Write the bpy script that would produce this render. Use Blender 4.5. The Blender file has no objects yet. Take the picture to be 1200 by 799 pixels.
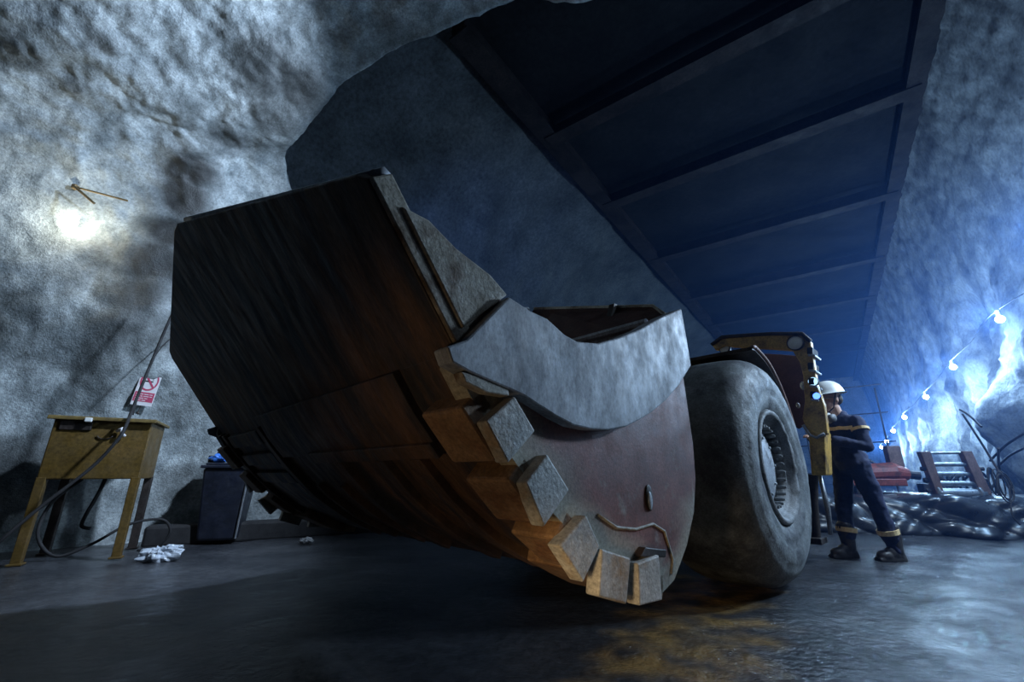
import bpy, bmesh, math, random
from mathutils import Vector, Matrix, noise
random.seed(7)
SC=bpy.context.scene; COL=SC.collection
PI=math.pi
def V(*a): return Vector(a)
# ------------------------------------------------------------ camera
H=.84; F=500.; TILT=math.radians(17.2); cT,sT=math.cos(TILT),math.sin(TILT)
CAM=V(0,0,H)
cd=bpy.data.cameras.new('camera'); cam=bpy.data.objects.new('camera',cd); COL.objects.link(cam)
cam.location=CAM; cam.rotation_euler=(PI/2+TILT,0,0); cd.sensor_width=36; cd.lens=36*F/1200; cd.clip_start=.02; cd.clip_end=200
SC.camera=cam
def ray(px,py):
    x=px-600; u=399.5-py
    return V(x,F*cT-u*sT,F*sT+u*cT)
def atY(px,py,Y): r=ray(px,py); return CAM+r*(Y/r.y)
def hit(px,py,n,d): r=ray(px,py); return CAM+r*((d-CAM.dot(n))/r.dot(n))
# ------------------------------------------------------------ materials
def mat(name,c1,c2,scale=6,rough=(.6,.8),metal=0,bump=.3,bscale=40,c3=None,s3=2,t3=(.5,.65),stretch=(1,1,1),attr=None,ca=None,detail=8,bdist=.006,grain=(.62,1.38)):
    m=bpy.data.materials.new(name); m.use_nodes=True; nt=m.node_tree; N=nt.nodes; L=nt.links
    b=N['Principled BSDF']; b.inputs['Metallic'].default_value=metal
    tc=N.new('ShaderNodeTexCoord'); mp=N.new('ShaderNodeMapping'); mp.inputs['Scale'].default_value=stretch
    L.new(tc.outputs['Object'],mp.inputs[0])
    def nz(s,d=detail,r=.6):
        n=N.new('ShaderNodeTexNoise'); n.inputs['Scale'].default_value=s; n.inputs['Detail'].default_value=d; n.inputs['Roughness'].default_value=r
        L.new(mp.outputs[0],n.inputs['Vector']); return n
    def mr(src,a,b_,lo,hi):
        r=N.new('ShaderNodeMapRange'); L.new(src,r.inputs[0])
        for i,v in enumerate((a,b_,lo,hi)): r.inputs[i+1].default_value=v
        return r.outputs[0]
    def mix(f,a,b_):
        x=N.new('ShaderNodeMix'); x.data_type='RGBA'; L.new(f,x.inputs[0])
        for v,i in ((a,6),(b_,7)):
            if isinstance(v,tuple): x.inputs[i].default_value=(*v,1)
            else: L.new(v,x.inputs[i])
        return x.outputs[2]
    n1=nz(scale); col=mix(mr(n1.outputs[0],.35,.65,0,1),c1,c2)
    if c3: n3=nz(s3,10,.65); col=mix(mr(n3.outputs[0],t3[0],t3[1],0,1),col,c3)
    if attr:
        a=N.new('ShaderNodeAttribute'); a.attribute_name=attr
        col=mix(a.outputs['Fac'],col,ca)
    g=nz(scale*11,4,.7); gv=mr(g.outputs[0],.3,.7,grain[0],grain[1])
    hs=N.new('ShaderNodeVectorMath'); hs.operation='SCALE'; L.new(col,hs.inputs[0]); L.new(gv,hs.inputs['Scale']); L.new(hs.outputs[0],b.inputs['Base Color'])
    nr=nz(scale*1.7); L.new(mr(nr.outputs[0],.35,.65,rough[0],rough[1]),b.inputs['Roughness'])
    if bump:
        bp=N.new('ShaderNodeBump'); bp.inputs['Strength'].default_value=bump; bp.inputs['Distance'].default_value=bdist
        L.new(nz(bscale,6,.65).outputs[0],bp.inputs['Height']); L.new(bp.outputs[0],b.inputs['Normal'])
    return m
def emis(name,col,s):
    m=bpy.data.materials.new(name); m.use_nodes=True; b=m.node_tree.nodes['Principled BSDF']
    b.inputs['Base Color'].default_value=(*col,1); b.inputs['Emission Color'].default_value=(*col,1); b.inputs['Emission Strength'].default_value=s
    return m
M={}
M['rock']=mat('shotcrete',(.15,.175,.185),(.4,.44,.45),2.6,(.42,.75),bump=.6,bscale=44,c3=(.09,.1,.1),s3=.75,t3=(.5,.68),attr='stain_shade',ca=(.018,.019,.019),bdist=.02)
M['rock_far']=mat('far_shotcrete',(.2,.21,.22),(.42,.44,.46),1.1,(.55,.85),bump=.7,bscale=14,c3=(.07,.07,.075),s3=.6,t3=(.5,.7),bdist=.02)
M['rock_shade']=mat('shaded_shotcrete',(.055,.06,.065),(.085,.092,.1),1.1,(.6,.85),bump=.5,bscale=14,c3=(.035,.04,.045),s3=.6,t3=(.5,.7),bdist=.02)  # far shotcrete darkened, shade of the wall away from the lamps in the colour
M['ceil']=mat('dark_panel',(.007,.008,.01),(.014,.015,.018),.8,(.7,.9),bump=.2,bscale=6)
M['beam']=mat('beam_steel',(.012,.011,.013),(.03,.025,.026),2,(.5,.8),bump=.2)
M['floor']=mat('wet_mud',(.028,.03,.036),(.065,.068,.076),1.5,(.08,.26),bump=.8,bscale=20,attr='ochre_band',ca=(.3,.19,.075),c3=(.035,.038,.045),s3=.7,t3=(.48,.6),bdist=.03)
M['rust']=mat('rusty_underside',(.07,.045,.032),(.17,.095,.055),5,(.45,.75),metal=.2,bump=.5,bscale=22,c3=(.035,.035,.042),s3=2.2,t3=(.45,.6),stretch=(2.4,.55,.55))
M['rust_edge']=mat('dusty_steel_edge',(.25,.23,.18),(.5,.48,.42),9,(.55,.8),bump=.7,bscale=50,c3=(.12,.08,.05),s3=5)
M['armor']=mat('worn_pale_steel',(.25,.27,.3),(.46,.5,.55),7,(.5,.75),metal=.1,bump=.1,bscale=150,c3=(.17,.17,.18),s3=8,t3=(.48,.72),stretch=(1,1,.6))
M['cheek']=mat('maroon_steel',(.13,.05,.042),(.24,.095,.08),6,(.5,.72),metal=.1,bump=.2,bscale=110,c3=(.26,.22,.2),s3=9,t3=(.6,.75),attr='dust',ca=(.36,.34,.27))
M['block']=mat('wear_block_steel',(.3,.3,.28),(.5,.5,.48),7,(.4,.7),bump=.7,bscale=45,c3=(.3,.19,.09),s3=4,t3=(.5,.66))
M['orange_block']=mat('ochre_block',(.19,.115,.06),(.29,.18,.1),7,(.5,.8),bump=.5,bscale=45,c3=(.16,.08,.04),s3=6)
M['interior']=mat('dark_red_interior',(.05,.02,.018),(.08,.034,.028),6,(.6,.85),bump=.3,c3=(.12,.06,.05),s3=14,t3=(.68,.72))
M['tyre']=mat('dusty_rubber',(.12,.135,.14),(.25,.27,.275),6,(.55,.8),bump=.9,bscale=40,c3=(.07,.075,.085),s3=3.5,t3=(.46,.62))
M['tyre_dark']=mat('rim_dusty',(.15,.16,.17),(.3,.31,.32),8,(.55,.8),bump=.7,bscale=60,c3=(.05,.05,.05),s3=5)
M['hub']=mat('pale_hub',(.3,.33,.37),(.5,.54,.58),9,(.45,.7),metal=.2,bump=.6,bscale=40,c3=(.1,.1,.11),s3=7,t3=(.56,.66))
M['yellow']=mat('worn_yellow_paint',(.42,.24,.05),(.6,.38,.09),4,(.35,.6),bump=.35,bscale=30,c3=(.1,.06,.03),s3=5,t3=(.5,.66))
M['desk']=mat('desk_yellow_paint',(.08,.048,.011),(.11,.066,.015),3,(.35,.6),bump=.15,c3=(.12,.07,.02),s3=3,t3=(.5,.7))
M['desk_dark']=mat('desk_top_paint',(.09,.06,.02),(.16,.11,.03),4,(.5,.7),bump=.2)  # brown-yellow paint of the desk top
M['darkmetal']=mat('dark_grimy_metal',(.02,.017,.016),(.06,.045,.04),6,(.4,.7),metal=.4,bump=.4)
M['black']=mat('black_rubber',(.008,.008,.01),(.018,.018,.02),8,(.7,.9),bump=.2)
M['brown']=mat('rack_oxide_steel',(.16,.09,.07),(.26,.15,.12),7,(.5,.8),bump=.4,bscale=40)
M['steel']=mat('galvanised',(.22,.24,.27),(.4,.42,.45),8,(.25,.5),metal=.6,bump=.3)
M['red']=mat('red_paint',(.32,.06,.04),(.42,.1,.07),5,(.35,.6),bump=.2,c3=(.12,.04,.03),s3=6)
M['white']=mat('white_plastic',(.65,.66,.64),(.75,.76,.74),8,(.3,.45),bump=.05,grain=(.95,1.05))
M['signwhite']=mat('sign_white',(.6,.58,.6),(.68,.66,.68),8,(.4,.5),bump=0,grain=(.95,1.05))
M['signred']=mat('sign_magenta',(.4,.05,.11),(.45,.07,.13),8,(.4,.5),bump=0,grain=(.95,1.05))
M['navy']=mat('navy_cotton',(.01,.014,.04),(.022,.03,.08),7,(.8,.95),bump=.6,bscale=9)
M['reflect']=mat('reflective_tape',(.75,.52,.25),(.9,.68,.36),30,(.3,.5),bump=.3)
M['skin']=mat('skin',(.42,.24,.17),(.5,.3,.22),12,(.5,.6),bump=.1,grain=(.95,1.05))
M['hair']=mat('hair',(.02,.014,.01),(.04,.03,.02),40,(.6,.8),bump=.4)
M['boot']=mat('black_leather',(.015,.014,.014),(.045,.04,.038),10,(.3,.55),bump=.4)
M['bin']=mat('dark_navy_plastic',(.007,.009,.016),(.014,.017,.03),6,(.3,.55),bump=.15)
M['blue']=mat('blue_plastic_film',(.03,.14,.55),(.06,.22,.7),8,(.25,.4),bump=.4)
M['tarp']=mat('black_tarp',(.012,.013,.016),(.024,.026,.032),5,(.25,.4),bump=.35,bscale=14)
M['grey']=mat('grey_filter',(.1,.11,.12),(.16,.17,.18),20,(.5,.6),bump=.1)
M['glass']=mat('lens_glass',(.3,.32,.34),(.55,.58,.6),40,(.08,.2),metal=.5,bump=.5,bscale=90,grain=(.95,1.05))
M['film']=mat('clear_crumpled_film',(.4,.45,.52),(.6,.66,.74),10,(.1,.3),bump=.6)
M['timber']=mat('weathered_timber',(.1,.07,.03),(.16,.11,.05),9,(.6,.8),bump=.4)
for k_ in ('ceil','beam','rock_shade'): M[k_].node_tree.nodes['Principled BSDF'].inputs['Specular IOR Level'].default_value=.08
M['lampglow']=emis('lamp_glow',(.55,.8,1),160)
M['warmglow']=emis('wall_lamp_glow',(1,.98,.8),40)
M['blueglow']=emis('marker_glow',(.08,.2,1),3.5)
M['cyanglow']=emis('cool_glow',(.45,.75,1),1.5)
# ------------------------------------------------------------ mesh helpers
class MB:
    def __init__(s): s.v=[]; s.f=[]
    def add(s,vs,fs):
        b=len(s.v); s.v+= [Vector(v) for v in vs]; s.f+= [tuple(b+i for i in f) for f in fs]; return s
    def box(s,c,d,R=None):
        vs=[V(x*d[0]/2,y*d[1]/2,z*d[2]/2) for x in(-1,1) for y in(-1,1) for z in(-1,1)]
        if R: vs=[R@v for v in vs]
        return s.add([v+Vector(c) for v in vs],[(0,1,3,2),(4,6,7,5),(0,4,5,1),(2,3,7,6),(0,2,6,4),(1,5,7,3)])
    def prism(s,poly,x0,x1,fr=lambda x,y,z:V(x,y,z)):      # poly in (y,z), thickness along x
        n=len(poly); vs=[fr(x0,*p) for p in poly]+[fr(x1,*p) for p in poly]
        fs=[tuple(range(n)),tuple(range(2*n-1,n-1,-1))]+[(i,(i+1)%n,n+(i+1)%n,n+i) for i in range(n)]
        return s.add(vs,fs)
    def strip(s,outer,inner,x0,x1):                          # closed band between two (y,z) polylines
        n=len(outer); P=list(outer)+list(inner)[::-1]; m=len(P)
        vs=[V(x0,*p) for p in P]+[V(x1,*p) for p in P]; fs=[]
        for i in range(n-1):
            a,b=i,i+1; c,d=m-1-i-1,m-1-i
            fs+=[(a,b,c,d),(m+d,m+c,m+b,m+a)]
        fs+=[(i,(i+1)%m,m+(i+1)%m,m+i) for i in range(m)]
        return s.add(vs,fs)
    def tube(s,pts,r,n=8,cap=True):
        pts=[Vector(p) for p in pts]; rr=r if isinstance(r,(list,tuple)) else [r]*len(pts)
        b=len(s.v); up=None
        for i,p in enumerate(pts):
            t=(pts[min(i+1,len(pts)-1)]-pts[max(i-1,0)]).normalized()
            if up is None: up=t.orthogonal().normalized()
            up=(up-t*up.dot(t)).normalized(); q=t.cross(up)
            for k in range(n):
                a=2*PI*k/n; s.v.append(p+(up*math.cos(a)+q*math.sin(a))*rr[i])
        for i in range(len(pts)-1):
            for k in range(n): s.f.append((b+i*n+k,b+i*n+(k+1)%n,b+(i+1)*n+(k+1)%n,b+(i+1)*n+k))
        if cap: s.f+= [tuple(b+k for k in range(n))[::-1],tuple(b+(len(pts)-1)*n+k for k in range(n))]
        return s
    def lathe(s,prof,c,axis='x',n=48,a0=0,a1=2*PI,jit=0):      # prof: (t along axis, r)
        full=abs(a1-a0-2*PI)<1e-6; K=n if full else n+1; b=len(s.v); c=Vector(c)
        for k in range(K):
            a=a0+(a1-a0)*k/n
            for t,r in prof:
                e=(math.cos(a)*r,math.sin(a)*r)
                s.v.append(c+(V(t,e[0],e[1]) if axis=='x' else V(e[0],e[1],t) if axis=='z' else V(e[1],t,e[0])))
        m=len(prof)
        for k in range(n):
            k2=(k+1)%K if full else k+1
            for i in range(m-1): s.f.append((b+k*m+i,b+k*m+i+1,b+k2*m+i+1,b+k2*m+i))
        return s
    def ell(s,c,r,n=16,m=10,R=None):
        b=len(s.v); c=Vector(c)
        vs=[]
        for i in range(m+1):
            t=PI*i/m
            for k in range(n):
                a=2*PI*k/n; v=V(r[0]*math.sin(t)*math.cos(a),r[1]*math.sin(t)*math.sin(a),r[2]*math.cos(t))
                if R: v=R@v
                vs.append(c+v)
        fs=[(i*n+k,(i+1)*n+k,(i+1)*n+(k+1)%n,i*n+(k+1)%n) for i in range(m) for k in range(n)]
        return s.add(vs,fs)
    def build(s,name,m,parent=None,bev=0,smooth=False,sub=0,world=False,disp=0,dscale=3,rem=0,sm=0):
        me=bpy.data.meshes.new(name); me.from_pydata([tuple(v) for v in s.v],[],s.f)
        bm=bmesh.new(); bm.from_mesh(me); bmesh.ops.remove_doubles(bm,verts=bm.verts,dist=1e-5); 
        bmesh.ops.recalc_face_normals(bm,faces=bm.faces); bm.to_mesh(me); bm.free()
        o=bpy.data.objects.new(name,me); COL.objects.link(o); me.materials.append(m)
        if parent: o.parent=parent
        if smooth:
            for p in me.polygons: p.use_smooth=True
        if bev:
            md=o.modifiers.new('b','BEVEL'); md.width=bev; md.segments=2; md.limit_method='ANGLE'; md.angle_limit=.6
        if rem:
            md=o.modifiers.new('r','REMESH'); md.mode='VOXEL'; md.voxel_size=rem; md.use_smooth_shade=True
        if sm:
            md=o.modifiers.new('s','SMOOTH'); md.iterations=sm; md.factor=.5
        if sub:
            md=o.modifiers.new('ss','SUBSURF'); md.levels=sub; md.render_levels=sub
        return o
def tag(o,label,cat,group=None):
    o['label']=label; o['category']=cat
    if group: o['group']=group
    return o
def root(name,loc,label,cat,rz=0,group=None):
    o=bpy.data.objects.new(name,None); COL.objects.link(o); o.location=loc; o.rotation_euler=(0,0,rz); o.empty_display_size=.2
    return tag(o,label,cat,group)
def struct(o): o['kind']='structure'; return o
def resamp(P,n):
    P=[Vector(p) for p in P]; out=[]
    m=len(P)-1
    for i in range(n+1):
        t=i/n*m; k=min(int(t),m-1); f=t-k
        a,b,c,d=P[max(k-1,0)],P[k],P[k+1],P[min(k+2,m)]
        out.append(.5*((2*b)+(c-a)*f+(2*a-5*b+4*c-d)*f*f+(3*b-a-3*c+d)*f**3))
    return out
def fbm(p,o=5): return noise.fractal(p,1.0,2.0,o)
def grid(name,rows,m,dispf,attr=None,smooth=True):
    nu=len(rows[0]); nv=len(rows)
    vs=[p for r in rows for p in r]
    nr=[]
    for j in range(nv):
        for i in range(nu):
            a=rows[j][min(i+1,nu-1)]-rows[j][max(i-1,0)]; b=rows[min(j+1,nv-1)][i]-rows[max(j-1,0)][i]
            c=a.cross(b); nr.append(c.normalized() if c.length>1e-9 else V(0,0,1))
    at=[]
    out=[]
    for p,q in zip(vs,nr):
        d=dispf(p,q); 
        if isinstance(d,tuple): d,s_=d; at.append(s_)
        out.append(p+q*d)
    fs=[(j*nu+i,j*nu+i+1,(j+1)*nu+i+1,(j+1)*nu+i) for j in range(nv-1) for i in range(nu-1)]
    me=bpy.data.meshes.new(name); me.from_pydata([tuple(v) for v in out],[],fs); me.materials.append(m)
    if at:
        A_=me.attributes.new(attr,'FLOAT','POINT'); A_.data.foreach_set('value',at)
    if smooth: me.polygons.foreach_set('use_smooth',[True]*len(fs))
    o=bpy.data.objects.new(name,me); COL.objects.link(o); return o
# ------------------------------------------------------------ tunnel frame
TA=math.radians(36.0); TD=V(math.sin(TA),math.cos(TA),0); ND=V(math.cos(TA),-math.sin(TA),0)
def tn(n,t,z): return ND*n+TD*t+V(0,0,z)
# near rock wall and brow (left, overhead)
E_=[(-2.2,7.45,-.3),(-2.25,7.4,1.3),(-2.35,7.1,2.8),atY(352,250,6.5),atY(333,190,5.95),atY(347,158,5.45),atY(388,108,5.0),atY(430,78,4.75),atY(480,50,4.5),atY(600,0,4.0),atY(712,-6,3.6),(3.6,3.3,7.2)]
B_=[(-8.9,3.4,-.3),(-9,3.3,1.3),(-8.8,3.1,2.6),(-8.3,2.75,3.7),(-7.7,2.5,4.6),(-7.0,2.1,5.3),(-6.2,1.7,5.8),(-5.3,1.2,6.3),(-4.3,.6,6.6),(-1.8,-.4,7.0),(.6,-1.2,7.2),(3.4,-1.6,7.4)]
K_=[]
K_=[]
for e in E_:
    e=Vector(e); q=CAM+(e-CAM)*(1.12 if e.z<3.5 else 1.34)
    out=V(-.35,.25,.0) if e.z<3.5 else V(-.35,-.1,.45)
    K_.append(q+out)
NU=300
Er,Br,Kr=resamp(E_,NU),resamp(B_,NU),resamp(K_,NU)
rows=[]
for j in range(40): rows.append([K.lerp(E,j/40)-(E-K).cross(V(0,0,1)).normalized()*0 for K,E in zip(Kr,Er)])
NV=230
for j in range(NV+1):
    f=j/NV
    rows.append([E.lerp(B,f) for E,B in zip(Er,Br)])
BB0=None
from mathutils.bvhtree import BVHTree
_n=len(rows[0]); BB0=BVHTree.FromPolygons([p for r in rows for p in r],[(j*_n+i,j*_n+i+1,(j+1)*_n+i+1,(j+1)*_n+i) for j in range(len(rows)-1) for i in range(_n-1)])
wn=V(-.49,.87,0); wd=wn.dot(V(-4.55,5.75,0))
def wallpt(px,py):
    h=BB0.ray_cast(CAM,ray(px,py).normalized())[0]
    return h if h is not None else hit(px,py,wn,wd)
def atW(px,py,_): return wallpt(px,py)
STAIN_SHADE=[(atW(222,200,5.3),.38,1),(atW(212,235,5.4),.38,1),(atW(200,275,5.4),.36,1),(atW(183,310,5.3),.36,.95),(atW(165,345,5.3),.34,.9),(atW(145,380,5.2),.3,.75),(atW(130,415,5.2),.3,.6),(atW(190,385,5.5),.4,.5),(atW(118,450,5.2),.24,.4),
 (atW(310,75,4.9),.5,.8),(atW(345,95,5.1),.4,.85),(atW(275,45,4.6),.3,.5),(atW(265,160,5.3),.3,.7),(atW(320,130,5.6),.3,.6),(wallpt(20,560),.5,.7),(wallpt(60,545),.25,.3),  # hollow shade, and the bucket's shadow low at left, painted into the colour
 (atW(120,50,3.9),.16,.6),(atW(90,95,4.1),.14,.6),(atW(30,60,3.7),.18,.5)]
EDGE=Er[::6]
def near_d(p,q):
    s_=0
    for c,r,a in STAIN_SHADE:
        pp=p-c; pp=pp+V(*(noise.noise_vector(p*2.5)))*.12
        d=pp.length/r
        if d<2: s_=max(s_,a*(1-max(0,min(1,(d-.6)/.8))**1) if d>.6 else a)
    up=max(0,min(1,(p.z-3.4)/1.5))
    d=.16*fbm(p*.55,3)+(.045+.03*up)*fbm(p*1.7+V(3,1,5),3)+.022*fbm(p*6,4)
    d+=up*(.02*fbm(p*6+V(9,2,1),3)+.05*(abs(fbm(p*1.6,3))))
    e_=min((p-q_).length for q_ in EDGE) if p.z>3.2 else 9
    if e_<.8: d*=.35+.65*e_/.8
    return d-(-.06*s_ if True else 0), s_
o=grid('wall_left',rows,M['rock'],near_d,'stain_shade'); struct(o)
from mathutils.bvhtree import BVHTree
WB=BVHTree.FromPolygons([v.co.copy() for v in o.data.vertices],[tuple(p.vertices) for p in o.data.polygons])
def wallpt(px,py):
    h=WB.ray_cast(CAM,ray(px,py).normalized())[0]
    return h if h is not None else hit(px,py,wn,wd)
# main gallery beyond: left wall, ceiling, right wall
def lin(P,n):
    return resamp(P,n)
def profile_wall(name,sec,t0,t1,nt,ns,m,dis):
    S=lin([V(a,0,b) for a,b in sec],ns); rows=[]
    for j in range(nt+1):
        t=t0+(t1-t0)*(j/nt)**1.35
        rows.append([tn(s.x,t,s.z) for s in S])
    return struct(grid(name,rows,m,dis))
profile_wall('wall_back',[(-7.7,-.3),(-7.7,2),(-7.5,4.5),(-7.0,6.2),(-5.8,7.8),(-4.1,8.75)],2.0,46,150,60,M['rock_shade'],lambda p,q:.22*fbm(p*.45,4)+.07*fbm(p*1.6,4))
def rdisp(p,q):
    t=p.dot(TD); zz=max(0,min(1,(5.5-p.z)/2.5)); zr=max(0,min(1,(3.6-p.z)/1.2))
    rib=math.exp(-((t-10.0-.2*math.sin(p.z*1.3))/.6)**4)*(1.0+.4*max(0,1-p.z/2.6)); zz*=1-.75*min(1,rib) if p.z<3 else 1
    nch=-math.exp(-((t-12.2)/.9)**2-((p.z-1.9)/.9)**2)*.7
    rib2=math.exp(-((t-15.2-.5*math.sin(p.z))/.8)**2)*.5+math.exp(-((t-19.5)/.9)**2)*.4
    return -rib*zr-(nch+rib2)*min(1,zz*2)-zz*(.32*fbm(V(t*.5,p.z*.3,1),3)+.14*fbm(p*1.7,4))-.04*fbm(p*4,3)
rsec=[(3.0,-.3),(3.05,1.5),(3.2,3.2),(3.3,5),(3.1,7),(2.75,8.75)]
profile_wall('wall_right',rsec,5.4,46,330,110,M['rock_far'],rdisp)
rows=[[tn(-4.4+7.4*i/30,3.0+44*j/60,8.75) for i in range(31)] for j in range(61)]
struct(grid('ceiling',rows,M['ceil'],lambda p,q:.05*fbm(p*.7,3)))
rows=[[tn(-6.6+10*i/30,46,-.3+9.3*j/30) for i in range(31)] for j in range(31)]
struct(grid('wall_end',rows,M['rock_far'],lambda p,q:.2*fbm(p*.5,3)))
for n_ in (-4.1,2.72):
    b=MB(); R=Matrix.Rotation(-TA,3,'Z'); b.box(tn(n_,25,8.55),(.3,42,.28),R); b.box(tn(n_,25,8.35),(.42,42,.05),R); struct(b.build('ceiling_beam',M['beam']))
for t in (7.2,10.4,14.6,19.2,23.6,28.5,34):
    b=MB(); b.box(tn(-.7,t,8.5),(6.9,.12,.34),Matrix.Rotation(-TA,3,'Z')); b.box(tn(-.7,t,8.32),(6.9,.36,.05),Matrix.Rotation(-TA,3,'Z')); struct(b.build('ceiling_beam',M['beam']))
# floor
def fl(p,q):
    d=.035*fbm(p*.6,4)+.012*fbm(p*3,4)
    # shallow tyre ruts running past the bucket
    s=p.dot(V(.72,-.69,0)); d-=.012*math.exp(-((s-.2)/.35)**2)
    return -min(.05,abs(d))*.9
def frows(x0,x1,y0,y1,nx,ny): return [[V(x0+(x1-x0)*i/nx,y0+(y1-y0)*(j/ny)**1.6,0) for i in range(nx+1)] for j in range(ny+1)]
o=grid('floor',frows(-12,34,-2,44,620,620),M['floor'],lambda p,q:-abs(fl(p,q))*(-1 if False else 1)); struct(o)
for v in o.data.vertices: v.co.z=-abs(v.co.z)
def seg_ochre(p):  # ochre tint in a noisy band of floor beside the bucket heel
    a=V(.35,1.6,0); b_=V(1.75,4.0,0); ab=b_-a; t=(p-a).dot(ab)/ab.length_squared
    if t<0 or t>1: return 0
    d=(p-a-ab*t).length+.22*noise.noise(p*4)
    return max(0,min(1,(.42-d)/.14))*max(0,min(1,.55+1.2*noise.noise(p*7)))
o.data.attributes.new('ochre_band','FLOAT','POINT').data.foreach_set('value',[seg_ochre(V(v.co.x,v.co.y,0)) if 0<v.co.x<3 and 1<v.co.y<4.5 else 0 for v in o.data.vertices])
# ------------------------------------------------------------ loader
YAW=math.radians(46.0); LO=V(-1.1767,2.2268,0)
loader=root('wheel_loader',LO,'huge low underground wheel loader with rusty raised bucket and worn tyre','loader',-YAW)
LN=V(math.cos(YAW),-math.sin(YAW),0); LA=V(math.sin(YAW),math.cos(YAW),0)
def LP(px,py,x):           # a point of the plane x = const of the loader, in loader coordinates
    p=hit(px,py,LN,LO.dot(LN)+x)-LO; return (p.dot(LA),p.z)
bot=[(-.03,1.16),(.05,1.05),(.2,.89),(.35,.75),(.55,.61),(.78,.5),(.95,.43),(1.08,.46),(1.22,.56),(1.32,.68),(1.38,.83),(1.4,.98),(1.37,1.2),(1.3,1.5)]
def off(P,d):
    out=[]
    for i,p in enumerate(P):
        a=P[max(i-1,0)]; b=P[min(i+1,len(P)-1)]; t=V(b[0]-a[0],b[1]-a[1],0).normalized(); out.append((p[0]-t.y*d,p[1]+t.x*d))
    return out
b=MB(); b.strip(bot,off(bot,.05),-1.46,1.46)
bucket=b.build('bucket',M['rust'],loader,bev=.004)
# cheek plates of the bucket
outl=[(-.24,1.50),(-.03,1.19),(-.03,1.12)]+[(.03,1.04),(.19,.88),(.34,.74),(.54,.59),(.77,.47),(.96,.40),(1.085,.435),(1.225,.545),(1.33,.671),(1.39,.818),(1.408,.976),(1.39,1.31),(1.375,1.45)]
topl=[(1.34,1.62),(1.13,1.53),(.92,1.42),(.74,1.35),(.595,1.295),(.465,1.275),(.395,1.284),(.31,1.315),(.226,1.33),(.14,1.36),(.078,1.405),(-.054,1.44),(-.15,1.49)]
for sx in (1,-1):
    bm=bmesh.new(); me=bpy.data.meshes.new('side_plate')
    mb=MB(); mb.prism(outl+topl,sx*1.43,sx*1.5)
    me.from_pydata([tuple(v) for v in mb.v],[],mb.f); bm.from_mesh(me)
    bmesh.ops.triangulate(bm,faces=bm.faces,ngon_method='EAR_CLIP'); bmesh.ops.subdivide_edges(bm,edges=bm.edges,cuts=7,use_grid_fill=True)
    bmesh.ops.recalc_face_normals(bm,faces=bm.faces); bm.to_mesh(me); bm.free(); me.materials.append(M['cheek'])
    at=[]
    PO=[Vector((a,b_)) for a,b_ in outl]
    for v in me.vertices:
        p=Vector((v.co.y,v.co.z)); dmin=9
        for a,b_ in zip(PO[:-1],PO[1:]):
            ab=b_-a; t=max(0,min(1,(p-a).dot(ab)/ab.length_squared)); dmin=min(dmin,(p-a-ab*t).length)
        nz=noise.noise(v.co*9)*.07
        lim=.15 if p.x<1.0 else .08
        at.append(max(0,min(1,(lim-dmin+nz)/.09)) if p.x<1.25 or p.y<.75 else 0)
    A_=me.attributes.new('dust','FLOAT','POINT'); A_.data.foreach_set('value',at)
    o=bpy.data.objects.new('side_plate',me); COL.objects.link(o); o.parent=bucket
    # lighter armour plate, bolted over the upper cheek
    arm=[LP(x,y,1.5) for x,y in [(512,410),(535,402),(585,352),(610,368),(630,377),(650,395),(665,403),(690,405),(715,398),(740,388),(765,374),(789,364),(795,398),(800,430),(785,453),(770,470),(753,484),(740,492),(722,501),(700,505),(680,504),(660,500),(640,490),(600,465),(540,440),(518,428)]]
    a=MB(); a.prism(arm,sx*1.48,sx*(1.545 if sx>0 else 1.505))
    o=a.build('armor_plate',M['armor'],bucket,bev=.006); o['label']='pale worn armour plate on the side'
    # front wing of the cheek
    wing=[(-.235,1.515),(-.15,1.51),(-.054,1.46),(.078,1.42),(.15,1.375),(-.02,1.225)]
    a=MB(); a.prism(wing,sx*1.455,sx*(1.52 if sx>0 else 1.5)); a.build('armor_plate',M['rust_edge'],bucket,bev=.006)
    # small bent flap below the armour plate
    if sx>0: a=MB(); a.prism([LP(x,y,1.5) for x,y in [(530,438),(540,440),(585,456),(586,466),(560,462),(535,450)]],sx*1.5,sx*1.54); a.build('bent_flap',M['rust_edge'],bucket,bev=.004)
    # wear blocks round the heel edge
    pads=[[(569,494),(603,464),(627,505),(595,543)],[(616,566),(641,532),(667,574),(637,618)],[(655,640),(687,603),(703,640),(683,683)],[(705,643),(739,654),(734,708),(701,699)],[(747,660),(772,650),(776,703),(749,710)]]
    for i,q in enumerate(pads):
        a=MB(); a.prism([LP(x,y,1.54) for x,y in q],sx*1.49,sx*1.542)
        a.build('side_pad',M['block'],bucket,bev=.006)
    def seg(s0,s1,t,mat_,x0,x1):
        # block lying along the outer profile between arc fractions
        P=[Vector((y,z,0)) for y,z in bot]; ds=[0]
        for u,v in zip(P[:-1],P[1:]): ds.append(ds[-1]+(v-u).length)
        def at_(s):
            for k in range(len(P)-1):
                if ds[k+1]>=s: f=(s-ds[k])/(ds[k+1]-ds[k]); return P[k].lerp(P[k+1],f)
            return P[-1]
        pts=[at_(s0+(s1-s0)*k/3) for k in range(4)]; T=(pts[-1]-pts[0]).normalized(); nn=V(T.y,-T.x,0)
        out=[(p.x+nn.x*t,p.y+nn.y*t) for p in pts]; inn=[(p.x-nn.x*.03,p.y-nn.y*.03) for p in pts]
        a=MB(); a.strip(out,inn,min(x0,x1),max(x0,x1)); return a.build('wear_block',mat_,bucket,bev=.01)
    for (s0,s1) in ((.13,.32),(.38,.57),(.63,.84)):
        seg(s0,s1,.07,M['orange_block'],sx*1.3,sx*1.5)
    seg(.88,1.3,.06,M['orange_block'],sx*1.15,sx*1.5)
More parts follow.
